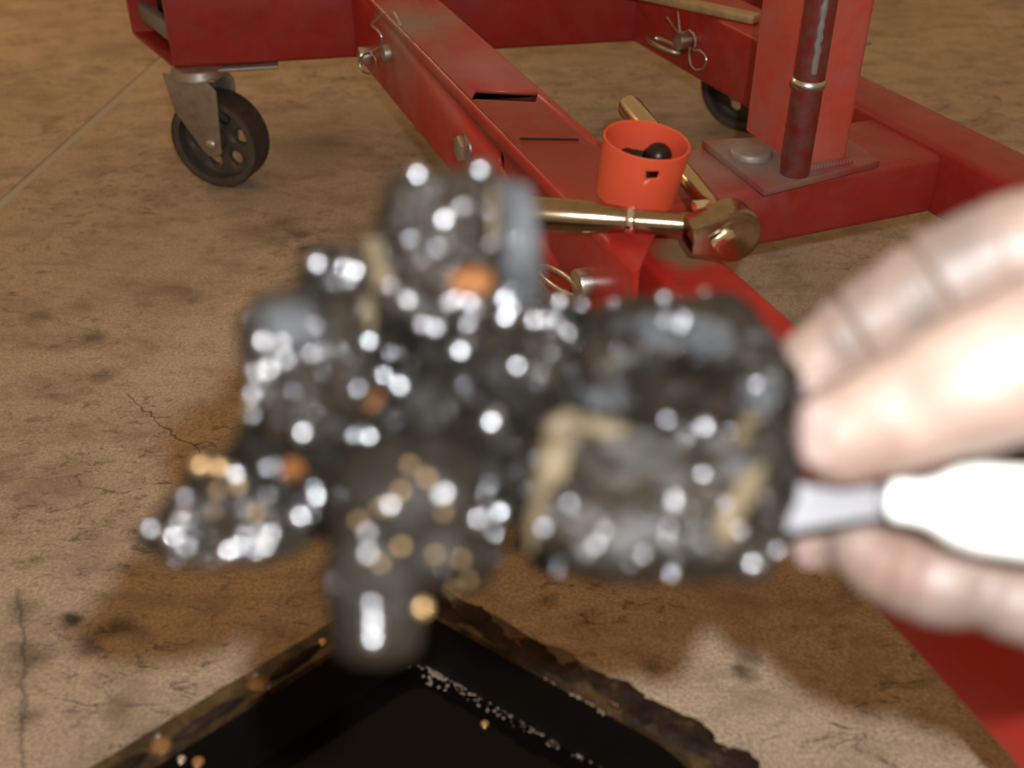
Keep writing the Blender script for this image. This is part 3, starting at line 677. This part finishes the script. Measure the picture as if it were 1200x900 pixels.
# ================================================================== SLUDGE CLUMP
CM = Matrix(((RT.x, UP.x, -FW.x, 0), (RT.y, UP.y, -FW.y, 0), (RT.z, UP.z, -FW.z, 0), (0, 0, 0, 1)))    # axes: right, up, towards the lens
clump = thing('sludge_clump', at(560, 480, .24), 'glistening black clump of oily engine sludge stuck on the scraper', 'sludge')
BV = []
def lump(name, px, py, d, hx, hy, hz, m, power=2.6, rough=.16, freq=2.2, rot=0.0, sub=5, yaw=0.0, pitch=0.0, dents=()):
    k = d/1300; c = at(px, py, d)
    bm = bmesh.new(); bmesh.ops.create_icosphere(bm, subdivisions=sub, radius=1)
    seed = Vector((px*.013, py*.017, d*50)); sc_ = Vector((hx*k, hy*k, hz))
    for v in bm.verts:
        n = v.co.normalized()
        q = (abs(n.x)**power + abs(n.y)**power + abs(n.z)**power)**(-1/power)
        s = q*(1 + rough*noise.fractal(n*freq + seed, 1.0, 2.0, 4) + rough*.5*noise.noise(n*freq*4.5 + seed))
        s += rough*.30*abs(noise.noise(n*freq*9 + seed*2))
        v.co = Vector((n.x*sc_.x, n.y*sc_.y, n.z*sc_.z))*s
    mtx = Matrix.Translation(c) @ CM @ Matrix.Rotation(yaw, 4, 'Y') @ Matrix.Rotation(pitch, 4, 'X') @ Matrix.Rotation(rot, 4, 'Z')
    bm.transform(mtx)
    for (dx, dy, dd, rx, ry, depth) in dents:
        for v in bm.verts:
            w_ = v.co - CAM; z_ = w_.dot(FW); x_ = 600 + 1300*w_.dot(RT)/z_; y_ = 450 - 1300*w_.dot(UP)/z_
            e = ((x_-dx)/rx)**2 + ((y_-dy)/ry)**2
            if e < 4 and z_ < d + hz: v.co += FW*depth*math.exp(-e)
    bm.normal_update()
    BV.append(BVHTree.FromBMesh(bm)); return obj(name, bm, M[m], clump, c)
lump('sludge_lump', 765, 575, .236, 145, 92, .021, 'sludge', 4.0, .13, 2.4, -.04)                     # right block, front
lump('sludge_lump', 785, 440, .252, 122, 74, .020, 'sludge', 3.2, .14, 2.2, .10, 5, 0, .5, ((812, 452, 0, 62, 32, .016),))
lump('sludge_lump', 885, 530, .246, 46, 112, .017, 'sludge', 2.6, .2, 2.6, -.1)
lump('sludge_lump', 750, 640, .244, 130, 30, .014, 'sludge_dark', 2.4, .25, 3)
lump('sludge_lump', 640, 480, .256, 80, 128, .018, 'sludge_dark', 2.4, .22, 2.4)
lump('sludge_lump', 545, 500, .246, 105, 128, .022, 'sludge_dark', 2.4, .2, 2.4)
lump('sludge_lump', 596, 408, .246, 62, 58, .016, 'sludge', 2.4, .25, 2.8)
lump('sludge_lump', 524, 300, .240, 66, 92, .019, 'sludge', 3.8, .14, 2.4, 0, 5, -.2)
lump('sludge_sheen_face', 585, 293, .246, 27, 80, .014, 'sludge_sheen', 3.0, .08, 1.6, .06, 5, .5)
lump('sludge_lump', 490, 215, .242, 16, 22, .006, 'sludge', 2.2, .2, 2, 0, 4)
lump('sludge_lump', 562, 206, .242, 20, 18, .006, 'sludge', 2.2, .2, 2, 0, 4)
lump('sludge_lump', 370, 430, .242, 74, 92, .019, 'sludge', 2.8, .16, 2.2, .15)
lump('sludge_sheen_face', 345, 385, .232, 46, 34, .011, 'sludge_sheen', 2.4, .12, 1.8, -.25)
lump('sludge_lump', 402, 330, .244, 46, 40, .012, 'sludge', 2.6, .2, 2.5, 0, 5)
lump('sludge_lump', 455, 400, .248, 50, 95, .014, 'sludge_dark', 2.4, .2, 2.5)
lump('sludge_lump', 355, 545, .246, 80, 70, .017, 'sludge_dark', 2.4, .22, 2.6)
lump('sludge_lump', 280, 610, .240, 95, 46, .015, 'sludge', 2.5, .18, 2.5, .08)
lump('sludge_lump', 192, 628, .241, 28, 20, .007, 'sludge', 2.3, .2, 2, -.1, 4)
lump('sludge_lump', 252, 560, .243, 32, 26, .008, 'sludge', 2.3, .25, 2.5, 0, 4)
lump('sludge_lump', 478, 600, .224, 92, 92, .014, 'sludge_brown', 2.6, .10, 1.8)
lump('sludge_lump', 440, 690, .219, 58, 84, .010, 'sludge_brown', 2.8, .10, 1.6, .05)
lump('sludge_lump', 540, 640, .228, 46, 50, .009, 'sludge_brown', 2.3, .14, 2, .5, 4)
lump('sludge_sheen_face', 795, 395, .243, 66, 26, .008, 'sludge_sheen', 2.3, .25, 2.6, -.12)
lump('sludge_sheen_face', 706, 462, .240, 32, 30, .007, 'sludge_sheen', 2.3, .25, 2.6, .6, 4)
lump('sludge_sheen_face', 892, 470, .236, 26, 34, .007, 'sludge_sheen', 2.3, .2, 2.6, .3, 4)
# scraps bedded in it
def scrap(px, py, hx, hy, rot, m, lift=.0005, name='gasket_scrap', label='tan scrap of gasket'):
    c = None
    o = CAM; dvec = (at(px, py, 1)-CAM).normalized(); best = 9
    for t in BV:
        h = t.ray_cast(o, dvec)
        if h[0] is not None and h[3] < best: best = h[3]; c = h[0]
    if c is None: return
    d = (c-CAM).dot(FW); k = d/1300
    bm = bmesh.new(); bmesh.ops.create_icosphere(bm, subdivisions=4, radius=1)
    for v in bm.verts:
        n = v.co.normalized(); v.co = n*(1 + .3*noise.noise(n*2 + Vector((px, py, 0))*.1))
        v.co = Vector((v.co.x*hx*k, v.co.y*hy*k, v.co.z*.0026))
    bm.transform(Matrix.Translation(c - FW*lift) @ CM @ Matrix.Rotation(rot, 4, 'Z')); s = obj(name, bm, M[m], clump); s['label'] = label; return s
scrap(652, 535, 21, 52, -.32, 'tan'); scrap(630, 600, 12, 44, -.2, 'tan'); scrap(700, 502, 36, 11, -.15, 'tan'); scrap(668, 500, 30, 18, .1, 'tan')
scrap(868, 582, 14, 46, -.55, 'tan'); scrap(850, 620, 18, 18, 0, 'tan'); scrap(880, 495, 13, 11, 0, 'tan'); scrap(868, 512, 12, 10, .3, 'tan')
scrap(577, 258, 8, 46, -.02, 'tan'); scrap(445, 312, 11, 36, .2, 'tan', .004); scrap(432, 365, 8, 22, .1, 'tan')
scrap(552, 332, 27, 17, .1, 'orange', .001, 'rusty_scrap', 'rusty orange scrap'); scrap(438, 470, 15, 12, 0, 'orange', 0, 'rusty_scrap', 'rusty orange scrap'); scrap(340, 550, 14, 12, 0, 'orange', -.001, 'rusty_scrap', 'rusty orange scrap')
# droplets added in bright metal and amber to paint flash and lamp glints
def surf(px, py):
    dvec = (at(px, py, 1)-CAM).normalized(); best = 9; c = nrm = None
    for t in BV:
        h = t.ray_cast(CAM, dvec)
        if h[0] is not None and h[3] < best: best = h[3]; c = h[0]; nrm = h[1]
    return c
big = [(489,206),(562,200),(520,258),(478,357),(539,412),(534,405),(556,362),(550,355),(605,429),(575,495),(580,487),(297,487),(297,480),(268,645),(278,641),(300,645),(312,640),(318,626),(355,507),(516,580),(521,577),
       (457,592),(431,649),(435,707),(437,728),(437,748),(495,712),(690,494),(698,638),(840,615),(910,645),(880,660),(655,354),(652,378),(433,512),(415,510),(371,582),(352,605),(204,629),(220,641),(177,620),(276,556),(627,625),(790,582),(825,500),(560,608),
       (585,600),(372,310),(402,314),(416,318),(430,296),(478,352),(308,400),(330,402),(300,436),(315,434),(296,462),(468,452),(433,400),(450,440),(420,455),(548,380),(495,380),(510,385),(625,376),(590,352),(592,372),(600,362),(640,375),(545,405)]
amber = [(235,545),(257,548),(177,620),(495,712),(549,680),(540,655),(470,575),(445,595),(520,600),(500,560),(560,615),(445,660),(250,600),(300,600),(255,575),(310,630),(280,570),(470,640),(510,650),(530,690),(865,505),(480,545),(420,610),(440,300),(215,600)]  # spots of lamp reflection, painted as amber beads
rest = [(random.uniform(180, 920), random.uniform(215, 690)) for i in range(330)]
bm = bmesh.new(); bmb = bmesh.new()
def drop(target, c, r, flat=.8):
    b = bmesh.new(); bmesh.ops.create_icosphere(b, subdivisions=2, radius=r); b.transform(Matrix.Translation(c - FW*r*.25)); merge(target, b)
for (px, py) in big:
    c = surf(px, py)
    if c is not None: drop(bmb, c, random.uniform(.0010, .0022))
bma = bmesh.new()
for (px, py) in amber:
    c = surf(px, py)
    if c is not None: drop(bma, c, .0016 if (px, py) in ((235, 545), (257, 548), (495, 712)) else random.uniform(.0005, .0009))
tag(obj('amber_glints', bma, M['gold_drop_glint'], clump), 'amber coloured beads painted as lamp glints', None, None, 'stuff')
for (px, py) in rest:
    if 400 < px < 620 and 420 < py < 520 and random.random() < .8: continue
    if 740 < px < 880 and 415 < py < 485: continue
    if 400 < px < 560 and 520 < py < 760 and random.random() < .8: continue
    c = surf(px, py)
    if c is not None: drop(bm, c, random.uniform(.0004, .0014) if random.random() < .5 else random.uniform(.0003, .0007))
tag(obj('large_glints', bmb, M['glint'], clump), 'large oil droplets added as bright flash glints', None, None, 'stuff')
tag(obj('fine_glints', bm, M['glint'], clump), 'fine oil droplets added as flash glints', None, None, 'stuff')

# ================================================================== SCRAPER
scr = thing('scraper', at(1100, 595, .222), 'putty knife with white plastic handle held in the bare hand', 'scraper')
h0 = at(1042, 586, .229); h1 = at(1300, 612, .213); d = (h1-h0).normalized(); k = .222/1300
bm = bmesh.new()
add_lathe(bm, frame(h0, d), [(0, 0), (18*k, 0), (23*k, 3*k), (25*k, 12*k), (26*k, 34*k), (33*k, 52*k), (46*k, 72*k), (53*k, 100*k), (54*k, 150*k), (50*k, 210*k), (48*k, 300*k), (53*k, 380*k), (50*k, 420*k), (30*k, 440*k), (0, 444*k)], 40)
bmesh.ops.scale(bm, vec=(1, 1, 1), verts=bm.verts); obj('handle', bm, M['white'], scr)
bm = bmesh.new(); add_lathe(bm, frame(h0 - d*10*k, d), [(0, 0), (15*k, 0), (19*k, 3*k), (19*k, 14*k), (0, 14*k)], 28); obj('ferrule', bm, M['blade'], scr)
top = [(1040, 571, .230), (990, 573, .232), (955, 571, .2335), (920, 563, .235), (860, 545, .238), (790, 530, .242)]
bot = [(1040, 603, .228), (990, 611, .229), (955, 617, .230), (920, 624, .231), (860, 640, .234), (790, 655, .238)]
bm = bmesh.new(); rows = []
for s in (0, .0011): rows.append(([bm.verts.new(at(*p) + FW*s) for p in top], [bm.verts.new(at(*p) + FW*s) for p in bot]))
for i in range(5):
    (a, b), (c, e) = rows; bm.faces.new((a[i], a[i+1], b[i+1], b[i])); bm.faces.new((c[i], e[i], e[i+1], c[i+1]))
    bm.faces.new((a[i], c[i], c[i+1], a[i+1])); bm.faces.new((b[i], b[i+1], e[i+1], e[i]))
for i in (0, 5): (a, b), (c, e) = rows; bm.faces.new((a[i], b[i], e[i], c[i]))
obj('blade', bm, M['blade'], scr)

# ================================================================== HAND
fingers = dict(
    index=[(1330, 330, .238, 14), (1225, 288, .236, 12.6), (1114, 324, .242, 11.8), (1024, 376, .248, 10.4), (950, 426, .253, 8.2)],
    thumb=[(1420, 420, .226, 21), (1275, 408, .214, 18), (1155, 442, .216, 14.4), (1062, 480, .222, 12.2), (990, 509, .226, 10.6)],
    middle=[(1340, 460, .262, 13), (1230, 540, .264, 10.5), (1100, 598, .264, 9.8), (964, 624, .260, 9.3)],
    ring=[(1370, 560, .262, 12), (1240, 645, .252, 10.2), (1118, 680, .242, 10.4), (1048, 664, .247, 9.3), (1012, 640, .250, 8.2)],
    little=[(1380, 640, .258, 11), (1270, 712, .242, 9.4), (1196, 706, .236, 8.8), (1150, 690, .243, 7.6)],
    palm_a=[(1310, 330, .246, 14), (1340, 470, .262, 15), (1360, 570, .262, 15), (1360, 660, .256, 12)],
    wrist=[(1340, 470, .256, 17), (1480, 500, .256, 26), (1700, 540, .27, 27), (2100, 610, .32, 36), (2600, 690, .40, 42)],
    palm_b=[(1400, 430, .235, 20), (1480, 540, .25, 24), (1380, 640, .258, 14)])
bm = bmesh.new()
for k_, ch in fingers.items():
    add_sweep(bm, [at(x, y, d) for x, y, d, r in ch], [r/1000 for *_, r in ch], 24, 10, True)
hand = obj('hand', bm, M['skin'], None, at(1250, 500, .24))
bake(hand, ('REMESH', dict(mode='VOXEL', voxel_size=.0009)), ('SMOOTH', dict(factor=.5, iterations=6)))
hand.data.materials.clear(); hand.data.materials.append(M['skin'])
tag(hand, 'bare grimy hand reaching in from the right, gripping the white scraper handle', 'hand')
# creases of the finger joints: (point on finger, direction along finger, width, depth, reach)
def P3(x, y, d): return at(x, y, d)
cre = []
def crease(a, b, t, wd, dp, reach): A = P3(*a[:3]); B = P3(*b[:3]); cre.append((A.lerp(B, t), (B-A).normalized(), wd, dp, reach))
ix, th, rg = fingers['index'], fingers['thumb'], fingers['ring']
crease(ix[2], ix[3], .22, .0013, .0018, .015); crease(ix[2], ix[3], 1.25, .0012, .0016, .014); crease(ix[2], ix[3], .45, .0011, .0006, .012)
crease(ix[1], ix[2], .55, .0014, .0009, .014)
crease(th[3], th[4], .2, .0011, .0007, .012); crease(th[3], th[4], .45, .0009, .0005, .012); crease(th[2], th[3], .75, .0012, .0006, .013)
crease(rg[2], rg[3], .6, .0013, .0010, .012)
me = hand.data; o0 = ORG['hand']
nr = [v.normal.copy() for v in me.vertices]
for v, n_ in zip(me.vertices, nr):
    w_ = v.co + o0; off = 0
    for (c, a, wd, dp, reach) in cre:
        r_ = w_ - c
        if r_.length < reach:
            s = r_.dot(a); off -= dp*math.exp(-(s/wd)**2)*min(1, (reach - r_.length)/reach*4)
            off += dp*.12*math.exp(-((abs(s)-wd*2.4)/wd)**2)*min(1, (reach - r_.length)/reach*4)
    off += .00018*noise.noise(w_*260)
    v.co += n_*off
me.polygons.foreach_set('use_smooth', [True]*len(me.polygons)); me.update()
# nails
def nail(c, out, tip, w_, l_):
    out = Vector(out).normalized(); t = Vector(tip); t = (t - out*t.dot(out)).normalized(); s = out.cross(t)
    bm = bmesh.new(); g = []
    for i in range(9):
        row = []
        for j in range(9):
            u = -1 + 2*i/8; v = -1 + 2*j/8
            wide = w_*(1 - .12*max(0, v)**3 - .25*max(0, -v)**4)
            row.append(bm.verts.new(c + s*(u*wide) + t*(v*l_ - .12*l_*u*u) + out*(-.42*w_*u*u - .10*l_*v*v)))
        g.append(row)
    for i in range(8):
        for j in range(8): bm.faces.new((g[i][j], g[i+1][j], g[i+1][j+1], g[i][j+1]))
    r = bmesh.ops.solidify(bm, geom=list(bm.faces), thickness=.0006)
    return obj('fingernail', bm, M['nail'], hand)
def tip_nail(ch, out, tip, w_, l_, sink=0.0):
    x, y, d, r = ch[-1]; out = Vector(out).normalized(); nail(at(x, y, d) + out*(r/1000 + .0002 - sink), out, tip, w_, l_)
tip_nail(fingers['thumb'], -RT*.86 - FW*.42 + UP*.02, -UP + RT*.1, .0050, .0058)
tip_nail(fingers['index'], -RT*.55 - UP*.62 - FW*.45, -RT - UP*.2, .0050, .0048)
tip_nail(fingers['middle'], -RT*.75 - UP*.45 - FW*.5, -UP - RT*.2, .0044, .0040)
tip_nail(fingers['little'], -RT*.6 - UP*.2 - FW*.75, -RT*.6 + UP*.3, .0044, .0042)
